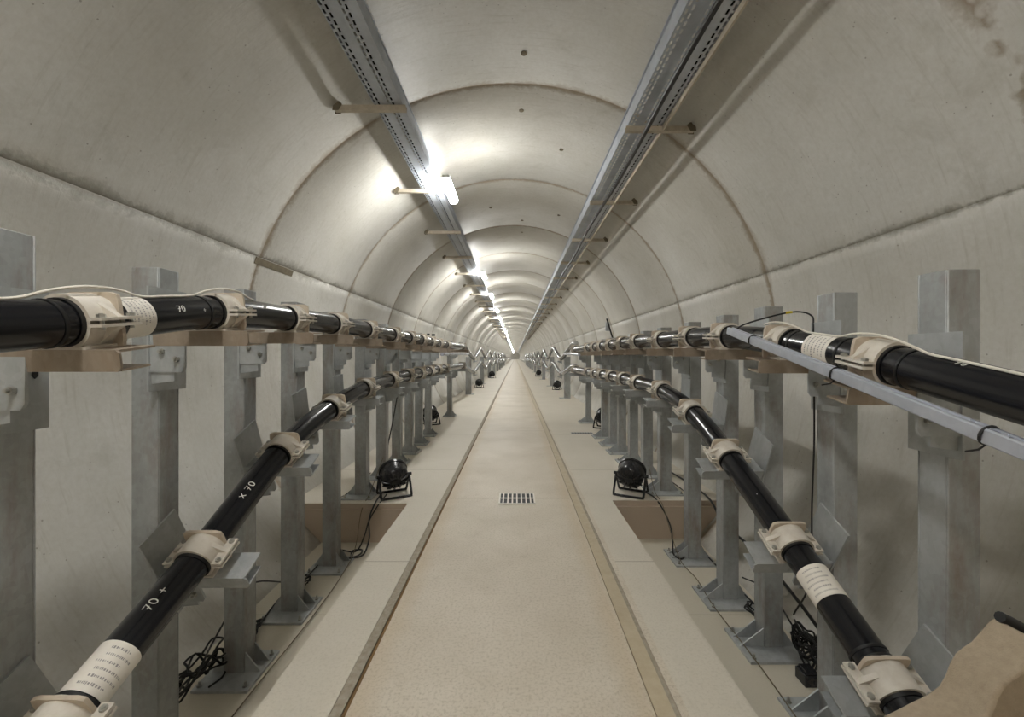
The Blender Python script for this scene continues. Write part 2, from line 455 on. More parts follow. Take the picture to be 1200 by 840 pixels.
def band(mb, f, s, ya, yb, r, n=28, th0=0, th1=2*PI, thick=0):
    m = max(2, int((yb-ya)/.02)+1); vs = []; fs = []; full = th1-th0 > 6.2
    k = n if full else n+1
    for i in range(m):
        y = ya + (yb-ya)*i/(m-1)
        for j in range(k): vs.append(on(f, y, s, th0 + (th1-th0)*j/n, r))
    for i in range(m-1):
        for j in range(n if full else n): fs.append((i*k+j, i*k+(j+1) % k, (i+1)*k+(j+1) % k, (i+1)*k+j))
    mb.add(vs, fs, True)
    if full:   # rims closing back to the sheath
        for y in (ya, yb):
            o = len(mb.v); 
            for j in range(n): mb.v.append(tuple(on(f, y, s, 2*PI*j/n, r)))
            for j in range(n): mb.v.append(tuple(on(f, y, s, 2*PI*j/n, RC-.001)))
            for j in range(n): mb.f.append([o+j, o+(j+1) % n, o+n+(j+1) % n, o+n+j]); mb.sm.append(False)
STROKES = {'7': [[(0, 1), (.6, 1), (.2, 0)], [(.1, .5), (.5, .5)]],
           '0': [[(.3+.28*math.cos(q*PI/6), .5+.5*math.sin(q*PI/6)) for q in range(13)]],
           '+': [[(0, .5), (.7, .5)], [(.35, .1), (.35, .9)]],
           'x': [[(0, .1), (.6, .9)], [(0, .9), (.6, .1)]], '.': [[(0, .4), (.1, .5), (.2, .4)]]}
def chalk(f, s, y, th, text, h, cab, lab):
    mb = MB(); u = 0; d = -s
    for ch in text:
        if ch == ' ': u += h*.6; continue
        for st in STROKES[ch]:
            pts = [on(f, y + d*(u + a*h), s, th + (b-.5)*h/RC, RC+.0008) for a, b in st]
            mb.tube(pts, h*.075, 5)
        u += h*.85
    mb.build('paint_marking', M['chalk'], cab)
def wrap_label(f, s, ya, yb, th, cab):
    mb = MB(); band(mb, f, s, ya, yb, RC+.0012, 36)
    lb = mb.build('paper_label', M['label'], cab)
    ink = MB(); rows = 6; rnd = random.Random(int(ya*1000))
    for i in range(rows):
        y = ya + (yb-ya)*(i+1)/(rows+1)
        t = th + (.75 if i % 3 else 1.0)*.8; end = th - .8 + rnd.random()*.5
        while t > end:
            w = rnd.uniform(.025, .085); hh = (yb-ya)*.024*rnd.uniform(.7, 1.25)
            band(ink, f, s, y-hh, y+hh, RC+.0019, 3, t-w, t); t -= w + rnd.uniform(.03, .07)
    ink.build('printed_text', M['ink'], lb)
cable_obj = {}
CL = {(-1, True): 'black high-voltage cable along the upper left clamps', (-1, False): 'black high-voltage cable dipping to the floor on the lower left',
      (1, True): 'black high-voltage cable along the upper right clamps', (1, False): 'black high-voltage cable dipping to the floor on the lower right'}
for key, f in CAB.items():
    s, u = key; ys = []
    y = -1.6
    while y < 9: ys.append(y); y += .035
    while y < 70: ys.append(y); y += .22
    while y < 150: ys.append(y); y += 2.0
    far = LF if s < 0 else RF
    pts = []
    for y in ys:
        p = f(y) if y < far[-1] else f(far[-1]) + Vector((0, y-far[-1], 0))
        pts.append(p)
    mb = MB(); mb.tube(pts, RC, 28)
    cable_obj[key] = tag(mb.build('power_cable', M['cable']), CL[key], 'cable', 'high-voltage cables')
f = CAB[(-1, True)]
wrap_label(f, -1, 1.050, 1.128, .35, cable_obj[(-1, True)])
chalk(f, -1, 1.205, .35, '70', .017, cable_obj[(-1, True)], 0); chalk(f, -1, 1.30, .2, '+', .012, cable_obj[(-1, True)], 0)
chalk(f, -1, 1.62, .6, '70', .014, cable_obj[(-1, True)], 0)
f = CAB[(-1, False)]
wrap_label(f, -1, 1.035, 1.145, .75, cable_obj[(-1, False)])
chalk(f, -1, 1.225, 1.25, '70 +', .022, cable_obj[(-1, False)], 0); chalk(f, -1, 1.62, 1.05, 'x 70', .022, cable_obj[(-1, False)], 0)
f = CAB[(1, True)]
wrap_label(f, 1, 1.34, 1.45, .35, cable_obj[(1, True)])
chalk(f, 1, .98, 1.15, '70', .016, cable_obj[(1, True)], 0)
f = CAB[(1, False)]
wrap_label(f, 1, 1.40, 1.50, .9, cable_obj[(1, False)])
chalk(f, 1, 1.80, 1.0, '.', .016, cable_obj[(1, False)], 0); chalk(f, 1, 2.22, .9, '.', .016, cable_obj[(1, False)], 0)
for key, yy in (((-1, True), (.90, 1.335)), ((1, True), (1.09, 1.30, 1.53)), ((1, False), (1.255,))):
    for y in yy:
        mb = MB(); band(mb, CAB[key], key[0], y, y+.007, RC+.0022, 28)
        mb.build('cable_tie', M['rubber'], cable_obj[key])

# ------------------------------------------------------------------ cable support posts
PW = .092; XI = 1.234
def sided(s):
    """meshes for one side; s=+1 right, -1 left. local x grows toward the wall times s"""
    D = {}
    def bx(mb, x0, x1, *a): return mb.box(s*x0, s*x1, *a)
    for nm, top in (('low', CAMZ + (.25 if s > 0 else .31) - LOW), ('flush', CAMZ + (.25 if s > 0 else .31))):
        mb = MB(); w = PW
        # hollow square tube with an open top and folded rim
        t = .006
        bx(mb, 0, w, 0, t, 0, top); bx(mb, 0, w, w-t, w, 0, top); bx(mb, 0, t, t, w-t, 0, top); bx(mb, w-t, w, t, w-t, 0, top)
        bx(mb, t, w-t, t, w-t, top-.012, top-.006)
        D['column_'+nm] = mb.mesh('column', M['post'])
    mb = MB(); bx(mb, -.125 if s > 0 else -.078, .165, -.10, .15, 0, .012); D['base'] = mb.mesh('base_plate', M['galv'])
    def gus(x0, x1, y):
        m = MB(); m.prism([(s*x0, .012), (s*x1, .012), (s*x0, .10)], 'y', y, y+.006); return m.mesh('gusset', M['galv'])
    xin = -.115 if s > 0 else -.07
    D['g1'] = gus(-.0005, xin, .008); D['g2'] = gus(-.0005, xin, PW-.014); D['g3'] = gus(PW+.0005, PW+.06, .008); D['g4'] = gus(PW+.0005, PW+.06, PW-.014)
    mb = MB(); mb.cyl((0,0,0), (0,0,.008), .011, 6); mb.cyl((0,0,.008), (0,0,.022), .0055, 8); D['bolt'] = mb.mesh('anchor_bolt', M['bolt'])
    # the cantilever carrier, origin at the cable axis, y toward the tunnel's far end
    for nm, gap in (('hi', XI - (1.045 if s > 0 else 1.02)), ('lo', XI - 1.045)):
        mb = MB()
        bx(mb, gap-.0075, gap-.0005, -.045, .115, -.27, .085)                       # plate bolted on the post
        mb.prism([(s*(gap-.0075), -.068), (s*(gap-.125), -.068), (s*(gap-.125), -.19), (s*(gap-.115), -.205), (s*(gap-.0075), -.205)], 'y', -.040, -.032)
        mb.prism([(s*(gap-.0075), -.205), (s*(gap-.085), -.205), (s*(gap-.085), -.235), (s*(gap-.0075), -.245)], 'y', -.034, -.026)
        D['bracket_'+nm] = mb.mesh('bracket', M['galv'])
        mb = MB()
        mb.prism([(.006, 0), (.013, .008), (.013, .034), (.006, .042), (0, .034), (0, .008)], 'x', 0, s*.003)
        D['slot'] = mb.mesh('bolt_slot', M['rubber'])
        mb = MB(); xa, xb = -.125, gap-.02
        mb.prism([(s*xb, -.062), (s*(xa+.008), -.062), (s*xa, -.070), (s*xa, -.104), (s*(xa+.008), -.112), (s*xb, -.112)], 'y', -.052, -.046)
        bx(mb, xa+.004, xb, -.046, .05, -.068, -.062)
        bx(mb, xa+.004, xb, -.046, .03, -.112, -.107)
        D['arm_'+nm] = mb.mesh('support_arm', M['arm'] if nm == 'hi' else M['galv'])
        mb = MB(); mb.cyl((0, -.041, 0), (0, -.050, 0), .010, 6); mb.cyl((0, -.050, 0), (0, -.058, 0), .005, 8)
        D['bbolt_'+nm] = mb.mesh('bolt', M['bolt'])
    # clamp
    mb = MB(); mb.ring((0, -.003, 0), 'y', .0562, .0645, .084, 32)
    for sx in (-1, 1):
        for yb in (-.035,):
            mb.prism([(sx*.030, .056), (sx*.094, .011), (sx*.062, .011)], 'y', -.008, .006)
            mb.prism([(sx*.040, -.052), (sx*.094, -.011), (sx*.062, -.011)], 'y', -.008, .006)
    bx(mb, -.050, .050, -.05, .05, -.0618, -.055); bx(mb, -.040, -.02, -.04, .04, -.0618, -.050); bx(mb, .02, .040, -.04, .04, -.0618, -.050)
    D['clamp'] = mb.mesh('cable_clamp', M['clamp'])
    mb = MB(); n = 32; vs = []; fs = []
    for yy in (.026, .036):
        for k in range(n):
            q = 2*PI*k/n; c, sn = math.cos(q), math.sin(q)
            m = .066/max(abs(c), abs(sn)*.97); m = min(m, .088)
            z = m*sn; z = max(z, -.0618)
            vs.append((m*c, yy, z))
        for k in range(n):
            q = 2*PI*k/n; vs.append((.0635*math.cos(q), yy, max(.0635*math.sin(q), -.0610)))
    for k in range(n):
        j = (k+1) % n
        fs += [(k, j, n+j, n+k), (2*n+k, 2*n+j, 3*n+j, 3*n+k), (k, j, 2*n+j, 2*n+k)]
    mb.add(vs, fs); D['rib'] = mb.mesh('clamp_rib', M['rib'])
    D['flange'] = MB().box(-.016, .016, -.052, .050, 0, .007).mesh('clamp_flange', M['clamp'])
    mb = MB(); mb.cyl((0, 0, -.018), (0, 0, .020), .0045, 8); mb.cyl((0, 0, .011), (0, 0, .018), .009, 6)
    D['cbolt'] = mb.mesh('clamp_bolt', M['bolt'])
    mb = MB(); mb.ring((0, -.001, 0), 'y', .0535, .0560, .106, 28); D['liner'] = mb.mesh('rubber_liner', M['rubber'])
    return D
SD = {1: sided(1), -1: sided(-1)}
FARM = {}
for s_ in (1, -1):
    top = CAMZ + .0
    mb = MB(); mb.box(0, s_*.10, -.085, .085, 0, top); mb.box(0, s_*.10, -.005, .005, top, top+.004)
    FARM[s_, 'c'] = MB().box(s_*0, s_*.17, -.06, .06, 0, top).mesh('column', M['post'])
    FARM[s_, 'a'] = MB().prism([(-s_*.10, -.062), (s_*.02, -.062), (s_*.02, -.13), (-s_*.10, -.085)], 'y', -.05, .05).mesh('support_arm', M['galv'])
def far_support(s, y, label, grp):
    t = thing('cable_support_post', label, 'post', (s*1.35, y, 0), grp)
    place('column', FARM[s, 'c'], t, bevel=.004); place('base_plate', SD[s]['base'], t)
    for u in (True, False):
        c, tan, inn, up = frame(CAB[(s, u)], y, s)
        loc = Vector((c.x - s*1.35, 0, c.z))
        place('support_arm', FARM[s, 'a'], t, loc); place('cable_clamp', SD[s]['clamp'], t, loc)
def support(s, y, idx, label, detail=2, grp=None):
    low = y < (PL if s < 0 else PR) - .2
    D = SD[s]; z0 = LOW if low else 0
    t = thing('cable_support_post', label, 'post', (s*XI, y, z0), grp)
    place('column', D['column_low' if low else 'column_flush'], t, (0, 0, .012 if False else .0), bevel=.003)
    place('base_plate', D['base'], t, (0, 0, 0))
    if detail >= 1:
        for g in ('g1', 'g2', 'g3', 'g4'): place('gusset', D[g], t)
        xi = -.095 if s > 0 else -.055
        for (bx_, by) in ((xi, -.075), (xi, .122), (.145, -.075), (.145, .122)):
            place('anchor_bolt', D['bolt'], t, (s*bx_, by, .012))
    for u in (True, False):
        f = CAB[(s, u)]; yc = y + .0
        if u: yc = y
        c, tan, inn, up = frame(f, yc, s)
        tilt = math.atan2(tan.z, tan.y); k = 'hi' if u else 'lo'
        loc = Vector((c.x - s*XI, yc - y, c.z - z0)); bl = Vector((s*((1.045 if (s > 0 or not u) else 1.02) - XI), 0, c.z - z0))
        rt = (tilt, 0, 0)
        near = detail >= 1
        b = place('bracket', D['bracket_'+k], t, bl, (0, 0, 0) if u else rt)
        a = place('support_arm', D['arm_'+k], t, bl, rt)
        if detail >= 2:
            gap = XI - (1.045 if (s > 0 or not u) else 1.02); place('bolt', D['bbolt_'+k], b, (s*(gap-.05), 0, -.135)); place('bolt', D['bbolt_'+k], b, (s*(gap-.10), 0, -.16))
            for (sy, sz) in ((.02, -.20), (.075, -.14)):
                place('bolt_slot', D['slot'], b, (s*(gap-.0075) - (.003*s if s > 0 else 0) + (0 if s > 0 else .003), sy, sz))
            # slots on the camera-facing plate
        cl = place('cable_clamp', D['clamp'], t, loc, rt)
        if near:
            place('clamp_rib', D['rib'], cl)
            for xf in (-.0805, .0805):
                for zf in (.004, -.011): place('clamp_flange', D['flange'], cl, (xf, 0, zf))
            place('rubber_liner', D['liner'], cl)
            if detail >= 2:
                for xf in (-.083, .083):
                    for yf in (-.038, .036): place('clamp_bolt', D['cbolt'], cl, (xf, yf, 0))
for s, ps, fs_, side in ((-1, LP, LF, 'left'), (1, RP, RF, 'right')):
    for i, y in enumerate(ps):
        support(s, y, i, 'galvanised steel cable post in the %s bunch, %s to the camera' % (side, ORD[i]), 2 if y < 4.2 else 1, 'posts of the %s bunch' % side)
    for i, y in enumerate(fs_):
        if i == 0: lb = 'lone galvanised cable post just past the %s bunch' % side
        else: lb = 'single far cable post between cable waves on the %s, %s of them' % (side, ORD[i-1])
        if i == 0: support(s, y, i, lb, 1, 'single posts far along the %s' % side)
        else: far_support(s, y, lb, 'single posts far along the %s' % side)

# ------------------------------------------------------------------ thin conduit, struts, loose wires
def cat(pts, n=8):
    P = [Vector(p) for p in pts]; P = [P[0]*2-P[1]] + P + [P[-1]*2-P[-2]]; out = []
    for i in range(1, len(P)-2):
        for k in range(n):
            t = k/n; a, b, c, d = P[i-1:i+3]
            out.append(.5*((2*b) + (c-a)*t + (2*a-5*b+4*c-d)*t*t + (3*b-a-3*c+d)*t**3))
    out.append(P[-2]); return out
def wire(name, pts, r, mat, label, catg, grp=None, n=8, sm=8):
    return tag(MB().tube(cat(pts, sm), r, n).build(name, mat), label, catg, grp)
def W(px, py, Y): return Vector(((px-604)*Y/F, Y, CAMZ + (418-py)*Y/F))

# bright rail tied along the upper right arms
P0 = Vector((.925, 1.80, CAMZ+.112)); P1 = Vector((.897, .40, CAMZ-.295))
P1 = P0 + (Vector((.905, .74, CAMZ-.166)) - P0)*1.5
dr = (P1-P0).normalized(); rt = thing('strut_rail', 'bright silver rail slanting along the upper right arms', 'rail', P0)
mb = MB(); sd = dr.cross(Vector((0, 0, 1))).normalized(); u_ = sd.cross(dr).normalized()
prof = [(-.015,-.012),(-.012,-.015),(.012,-.015),(.015,-.012),(.015,.012),(.012,.015),(.005,.015),(.004,.010),(-.004,.010),(-.005,.015),(-.012,.015),(-.015,.012)]
vs = []; L = (P1-P0).length
for a in (0, L):
    for (p, q) in prof: vs.append(dr*a + sd*p + u_*q)
n = len(prof); mb.add(vs, [list(range(n))[::-1], [i+n for i in range(n)]] + [(i, (i+1) % n, (i+1) % n+n, i+n) for i in range(n)])
mb.build('rail_profile', M['rail'], rt)
for yy in (1.62, 1.19, .80):
    k = (P0.y-yy)/(-dr.y); c = dr*k
    pts = [c + sd*math.cos(q*PI/8)*.0185 + u_*math.sin(q*PI/8)*.0185 for q in range(17)]
    MB().tube(pts, .0028, 6).build('cable_tie', M['rubber'], rt)
    MB().tube([c + u_*-.018, c + u_*-.03 + sd*.012, c + u_*-.034 + sd*.035], .002, 5).build('tie_tail', M['rubber'], rt)

def ride(s, ya, yb, th, r, n=18, extra=()):
    f = CAB[(s, True)]; out = []
    for i in range(n+1):
        y = ya + (yb-ya)*i/n; rr = RC + r
        for q in (LP if s < 0 else RP):
            if abs(y-q) < .14: rr = max(rr, RC + r + .028*(1-(abs(y-q)/.14)**2))
        out.append(on(f, y, s, th, rr))
    return out
wire('fibre_cable', ride(-1, .5, 1.60, 1.25, .004, 34), .0035, M['fibre'], 'thin cream cable lying on top of the upper left power cable', 'cable', sm=3)
wire('fibre_cable', ride(1, .5, 1.72, 1.2, .004, 36), .0035, M['fibre'], 'thin cream cable lying on top of the upper right power cable', 'cable', sm=3)
# black loop with a yellow band over the right clamps
lp = thing('sensor_lead', 'thin black looped lead with yellow band above the right rail', 'cable', W(862, 385, 1.83))
base = lp.location.copy()
pts = [W(860, 392, 1.86), W(868, 382, 1.82), W(895, 373, 1.80), W(925, 366, 1.78), W(942, 366, 1.76), W(952, 371, 1.74), W(953, 380, 1.72), W(953, 396, 1.72)]
MB().tube([p-base for p in cat(pts)], .0035, 8).build('lead_wire', M['wire'], lp)
MB().tube([W(921, 366.5, 1.78)-base, W(928, 365.6, 1.778)-base], .0055, 8).build('yellow_band', M['yellow'], lp)
wire('drop_lead', [W(954, 450, 1.70), W(954, 520, 1.70), W(951.5, 590, 1.70), W(949, 680, 1.70), W(930, 720, 1.76)], .0033, M['wire'], 'thin black lead hanging straight beside the second right post', 'cable')
wire('drop_lead', [W(467, 455, 4.3), W(461, 490, 4.25), W(455, 520, 4.2), W(452, 541, 4.1)], .006, M['wire'], 'thin black lead hanging down from the left bunch to a floodlight', 'cable')
# galvanised links under the cables at the far end of each bunch
for s, ya, yb, side in ((-1, 5.3, 8.4, 'left'), (1, 6.1, 8.1, 'right')):
    X = s*.93
    wire('steel_conduit', [(X, ya, CAMZ+.03), (X, (ya+yb)/2, CAMZ+.05), (X*1.02, yb, CAMZ+.06)], .022, M['rail'], 'galvanised conduit beside the arms at the far end of the %s bunch' % side, 'conduit', n=10, sm=3)

def coil(name, c, r, turns, label, rnd_, tail=(), rw=.0045, squash=.4, grp='loose wire bundles in the trenches', hgt=.35):
    rnd = random.Random(rnd_); pts = []
    n = int(turns*9)
    for i in range(n):
        q = 2*PI*i/9 + rnd.uniform(-.3, .3); rr = r*rnd.uniform(.55, 1.1)
        pts.append((c[0]+rr*math.cos(q)*squash, c[1]+rr*math.sin(q), c[2]+rw+ (i/n)*r*hgt + rnd.uniform(0, r*hgt)))
    pts += [tuple(p) for p in tail]
    return wire(name, pts, rw, M['wire'], label, 'cable', grp, n=6, sm=6)
zt = LOW
coil('wire_bundle', (-1.35, 1.80, zt), .13, 6, 'tangled black wires behind the second and third left posts', 3, hgt=.8, tail=[(-1.36, 1.9, zt+.18), (-1.40, 2.2, zt+.25), (-1.42, 2.6, zt+.05)])
coil('wire_bundle', (-1.37, 2.15, zt), .10, 3, 'tangled black wires behind the third left post', 4, [(-1.39, 2.4, zt+.02), (-1.40, 2.7, zt+.03)])
coil('wire_bundle', (-1.34, 2.62, zt), .09, 3, 'tangled black wires behind the fourth left post', 5, [(-1.37, 2.95, zt+.01), (-1.38, 3.15, zt+.05), (-1.39, 3.24, zt+.2), (-1.39, 3.27, .03), (-1.40, 3.5, .012), (-1.42, 4.1, .012)])
coil('wire_bundle', (1.36, 1.94, zt), .10, 10, 'dense tangle of black wires between the second and third right posts', 6, hgt=1.0, tail=[(1.36, 2.0, zt+.12), (1.40, 2.3, zt+.16), (1.41, 2.6, zt+.08)])
coil('wire_bundle', (1.34, 2.35, zt), .08, 3, 'tangled black wires behind the third right post', 8, [(1.38, 2.7, zt+.02), (1.38, 3.1, zt+.04), (1.38, 3.32, zt+.25), (1.40, 3.45, .03), (1.42, 3.9, .012)])
wire('wire_bundle', [(1.38, 1.4, zt+.02), (1.37, 1.75, zt+.17), (1.40, 2.1, zt+.25), (1.42, 2.45, zt+.30), (1.44, 2.9, zt+.30), (1.50, 3.3, .06), (1.52, 4.2, .02)], .008, M['wire'], 'thick black lead running low along the right wall', 'cable', 'loose wire bundles in the trenches', sm=5)
# small terminal block by the right tangle
mb = MB().box(1.27, 1.34, 1.83, 1.90, zt, zt+.05).box(1.28, 1.33, 1.835, 1.895, zt+.05, zt+.062)
tag(mb.build('junction_box', M['black'], bevel=.003), 'small black connector box lying in the right wire tangle', 'box')

# ------------------------------------------------------------------ floodlights (round stage cans) on the floor
def par_meshes():
    D = {}
    # body axis along +y (lens end far), origin at body centre
    prof = [(-.075, .035), (-.072, .060), (-.060, .085), (-.045, .104), (-.02, .110), (.05, .110), (.052, .117), (.072, .117), (.074, .105)]
    mb = MB(); n = 28; vs = []; fs = []
    for (y, r) in prof:
        for k in range(n): q = 2*PI*k/n; vs.append((r*math.cos(q), y, r*math.sin(q)))
    for i in range(len(prof)-1):
        for k in range(n): fs.append((i*n+k, i*n+(k+1) % n, (i+1)*n+(k+1) % n, (i+1)*n+k))
    fs.append(list(range(n)))
    mb.add(vs, fs, True)
    for k in range(12):           # cooling fins on the back
        q = 2*PI*k/12; c, s_ = math.cos(q), math.sin(q)
        mb.tube([(c*.045, -.078, s_*.045), (c*.078, -.074, s_*.078), (c*.110, -.047, s_*.110)], .006, 6)
    D['body'] = mb.mesh('lamp_body', M['black'])
    mb = MB(); mb.cyl((0, .066, 0), (0, .070, 0), .105, 28); D['lens'] = mb.mesh('lens', M['lens'])
    for nm, a in (('yoke1', .55), ('yoke2', -.55)):
        mb = MB(); L = .182; dy, dz = math.sin(a)*L, -math.cos(a)*L
        mb.tube(cat([(-.122, 0, 0), (-.122, dy*.8, dz*.8), (-.118, dy*.97, dz*.97), (-.10, dy, dz), (.10, dy, dz), (.118, dy*.97, dz*.97), (.122, dy*.8, dz*.8), (.122, 0, 0)], 4), .010, 8)
        D[nm] = mb.mesh('yoke', M['black'])
    mb = MB(); 
    mb.cyl((-.108, 0, 0), (-.142, 0, 0), .013, 8); mb.cyl((.108, 0, 0), (.142, 0, 0), .013, 8)
    D['knob'] = mb.mesh('yoke_knob', M['black'])
    mb = MB(); mb.box(-.03, .03, -.082, -.070, -.02, .02).cyl((0, -.078, -.01), (0, -.10, -.015), .008, 8); D['plug'] = mb.mesh('plug_socket', M['rubber'])
    return D
PD = par_meshes()
def par(x, y, rz, tilt, label, sc=1.0, detail=True):
    h = .182*math.cos(.55) + .010
    t = thing('floodlight', label, 'floodlight', (x, y, 0), 'round floodlights on the floor', rz)
    t.scale = (sc,)*3
    place('yoke', PD['yoke1'], t, (0, 0, h)); place('yoke', PD['yoke2'], t, (0, 0, h))
    b = place('lamp_body', PD['body'], t, (0, 0, h), (tilt, 0, 0)); place('lens', PD['lens'], b)
    if detail: place('yoke_knob', PD['knob'], t, (0, 0, h)); place('plug_socket', PD['plug'], b)
    return t
parL = par(-1.005, 3.47, math.radians(28), math.radians(32), 'round black floodlight at the edge of the left trench')
parR = par(.965, 3.50, math.radians(-28), math.radians(25), 'round black floodlight at the edge of the right trench')
par(-1.44, 7.1, math.radians(30), math.radians(30), 'black floodlight glimpsed between the last left bunch posts', 1.1, False)
par(1.42, 6.75, math.radians(-30), math.radians(30), 'black floodlight glimpsed between the last right bunch posts', 1.1, False)
par(-1.35, 15.6, math.radians(30), math.radians(30), 'black floodlight beyond the first single post on the left', 1.1, False)
par(1.45, 14.6, math.radians(-30), math.radians(30), 'black floodlight beyond the first single post on the right', 1.1, False)
par(-1.25, 22.5, math.radians(30), math.radians(30), 'black floodlight beyond the second single post on the left', 1.3, False)
par(1.35, 24.5, math.radians(-30), math.radians(30), 'black floodlight beyond the third single post on the right', 1.3, False)
def cord(pts, r, t):
    inv = Matrix.Rotation(-t.rotation_euler.z, 4, 'Z') @ Matrix.Translation(-t.location)
    MB().tube([inv @ Vector(p) for p in cat(pts, 8)], r, 8).build('power_cord', M['wire'], t)
# their cords, hanging into the trenches
cord([(-1.07, 3.36, .06), (-1.10, 3.27, .0), (-1.12, 3.20, -.10), (-1.09, 3.12, -.20), (-1.10, 3.03, zt+.02), (-1.17, 3.0, zt+.012), (-1.2, 3.08, zt+.02), (-1.14, 3.1, zt+.02), (-1.12, 3.0, zt+.03), (-1.20, 2.97, zt+.02), (-1.30, 3.1, zt+.01)], .006, parL)
cord([(-1.04, 3.38, .04), (-1.08, 3.27, -.02), (-1.13, 3.22, -.12), (-1.14, 3.16, -.2), (-1.18, 3.1, zt+.01), (-1.3, 3.12, zt+.01)], .005, parL)
cord([(1.04, 3.44, .05), (1.12, 3.38, .015), (1.17, 3.31, -.06), (1.20, 3.24, -.16), (1.18, 3.14, -.24), (1.14, 3.02, zt+.03), (1.17, 2.96, zt+.02), (1.22, 3.02, zt+.02), (1.16, 3.08, zt+.03), (1.24, 3.12, zt+.01), (1.33, 3.1, zt+.01)], .006, parR)
wire('earth_wire', [(1.13, 3.52, .20), (1.14, 3.42, .05), (1.17, 3.32, -.03), (1.16, 3.1, -.18), (1.15, 2.9, zt+.03), (1.17, 2.7, zt+.017), (1.14, 2.4, zt+.017), (1.13, 1.9, zt+.02), (1.10, 1.4, zt+.01), (1.06, .9, zt+.017)], .0028, M['pocket'], 'thin dull wire strung along the feet of the right posts', 'cable')
wire('earth_wire', [(-1.14, 3.6, .28), (-1.18, 3.4, .05), (-1.20, 3.26, -.05), (-1.17, 3.05, zt+.05), (-1.14, 2.75, zt+.017), (-1.12, 2.3, zt+.017), (-1.13, 1.7, zt+.015), (-1.12, 1.2, zt+.017)], .0028, M['pocket'], 'thin dull wire strung along the feet of the left posts', 'cable')

# ------------------------------------------------------------------ drain, slot drain
dg = thing('floor_drain', 'small square grated drain set in the walkway joint', 'drain', (.012, 3.39, 0))
MB().box(-.14, .14, -.125, .125, 0, .0015).build('drain_shade', M['rubber'], dg)  # black sheet on the slab paints the dark opening below the bars
mb = MB(); W_, H_ = .145, .13
for (a, b, c, d) in ((-W_, W_, -H_, -H_+.014), (-W_, W_, H_-.014, H_), (-W_, -W_+.012, -H_, H_), (W_-.012, W_, -H_, H_), (-W_, W_, -.008, .008)):
    mb.box(a, b, c, d, .0015, .006)
for i in range(1, 8):
    x = -W_ + 2*W_*i/8; mb.box(x-.0055, x+.0055, -H_, H_, .0015, .006)
mb.build('grating', M['label'], dg)
dg = thing('slot_drain', 'narrow grated slot drain on the right shoulder', 'drain', (1.0, 6.3, 0))
MB().box(-.16, .16, -.05, .05, 0, .002).build('drain_shade', M['rubber'], dg)  # flat black sheet stands in for the shade down the slot
mb = MB()
for i in range(9): x = -.155 + .31*i/8; mb.box(x-.006, x+.006, -.05, .05, .002, .007)
mb.build('grating', M['galv'], dg)

# ------------------------------------------------------------------ beige padded panel in the right foreground
YF = .70
pp = thing('padded_panel', 'sandy beige rounded panel with black edging, in the lower right corner', 'panel', (.80, YF, 0))
out = [(1029, 840), (1050, 830), (1067, 821), (1086, 812), (1099, 802), (1106, 790), (1111, 776), (1118, 764), (1128, 756), (1137, 750), (1147, 739), (1156, 728), (1163, 722), (1200, 744), (1240, 772), (1262, 800)]
poly = [((px-604)*YF/F - .80, CAMZ + (418-py)*YF/F) for px, py in out]
poly += [(.155, .30), (.155, .0), (-.22, .0), (-.235, .30)]
mb = MB(); mb.prism(poly, 'y', -.07, 0)
o = mb.build('panel_body', M['beige'], pp); b = o.modifiers.new('bevel', 'BEVEL'); b.width = .005; b.segments = 3; b.limit_method = 'ANGLE'; b.angle_limit = math.radians(50)
e = [((px-604)*YF/F - .80, -.012, CAMZ + (418-py)*YF/F + .004) for px, py in ((1162, 720), (1176, 727), (1200, 741), (1240, 769))]
MB().tube(cat(e, 4), .0085, 10).build('black_edging', M['rubber'], pp)

# ------------------------------------------------------------------ signs on the posts
def sign(x, y, z, rz, w, h, label):
    t = thing('notice_sign', label, 'sign', (x, y, z), None, rz)
    MB().box(-w/2, w/2, 0, .006, 0, h).build('sign_plate', M['sign'], t)
    mb = MB(); 
    for (a, b, c, d) in ((-.38, -.12, .62, .86), (.05, .36, .55, .82), (-.3, -.05, .2, .42), (.12, .3, .15, .4)): mb.box(w*a, w*b, -.002, .0, h*c, h*d)
    mb.build('black_marks', M['rubber'], t)
    MB().box(-.012, .012, .006, .016, -.10, h).build('sign_stem', M['galv'], t)
    return t
sign(-1.22, 6.05, CAMZ+.24, 0, .16, .11, 'small white sign with black marks above the left bunch')
t = thing('leaning_bar', 'black bar leaning at the far top of the right bunch', 'bar', (1.36, 6.02, CAMZ+.25))
MB().tube([(.055, 0, -.03), (-.045, 0, .30)], .012, 8).build('bar_rod', M['rubber'], t)
MB().box(-.06, .0, .01, .03, .12, .25).build('bar_plate', M['galv'], t)

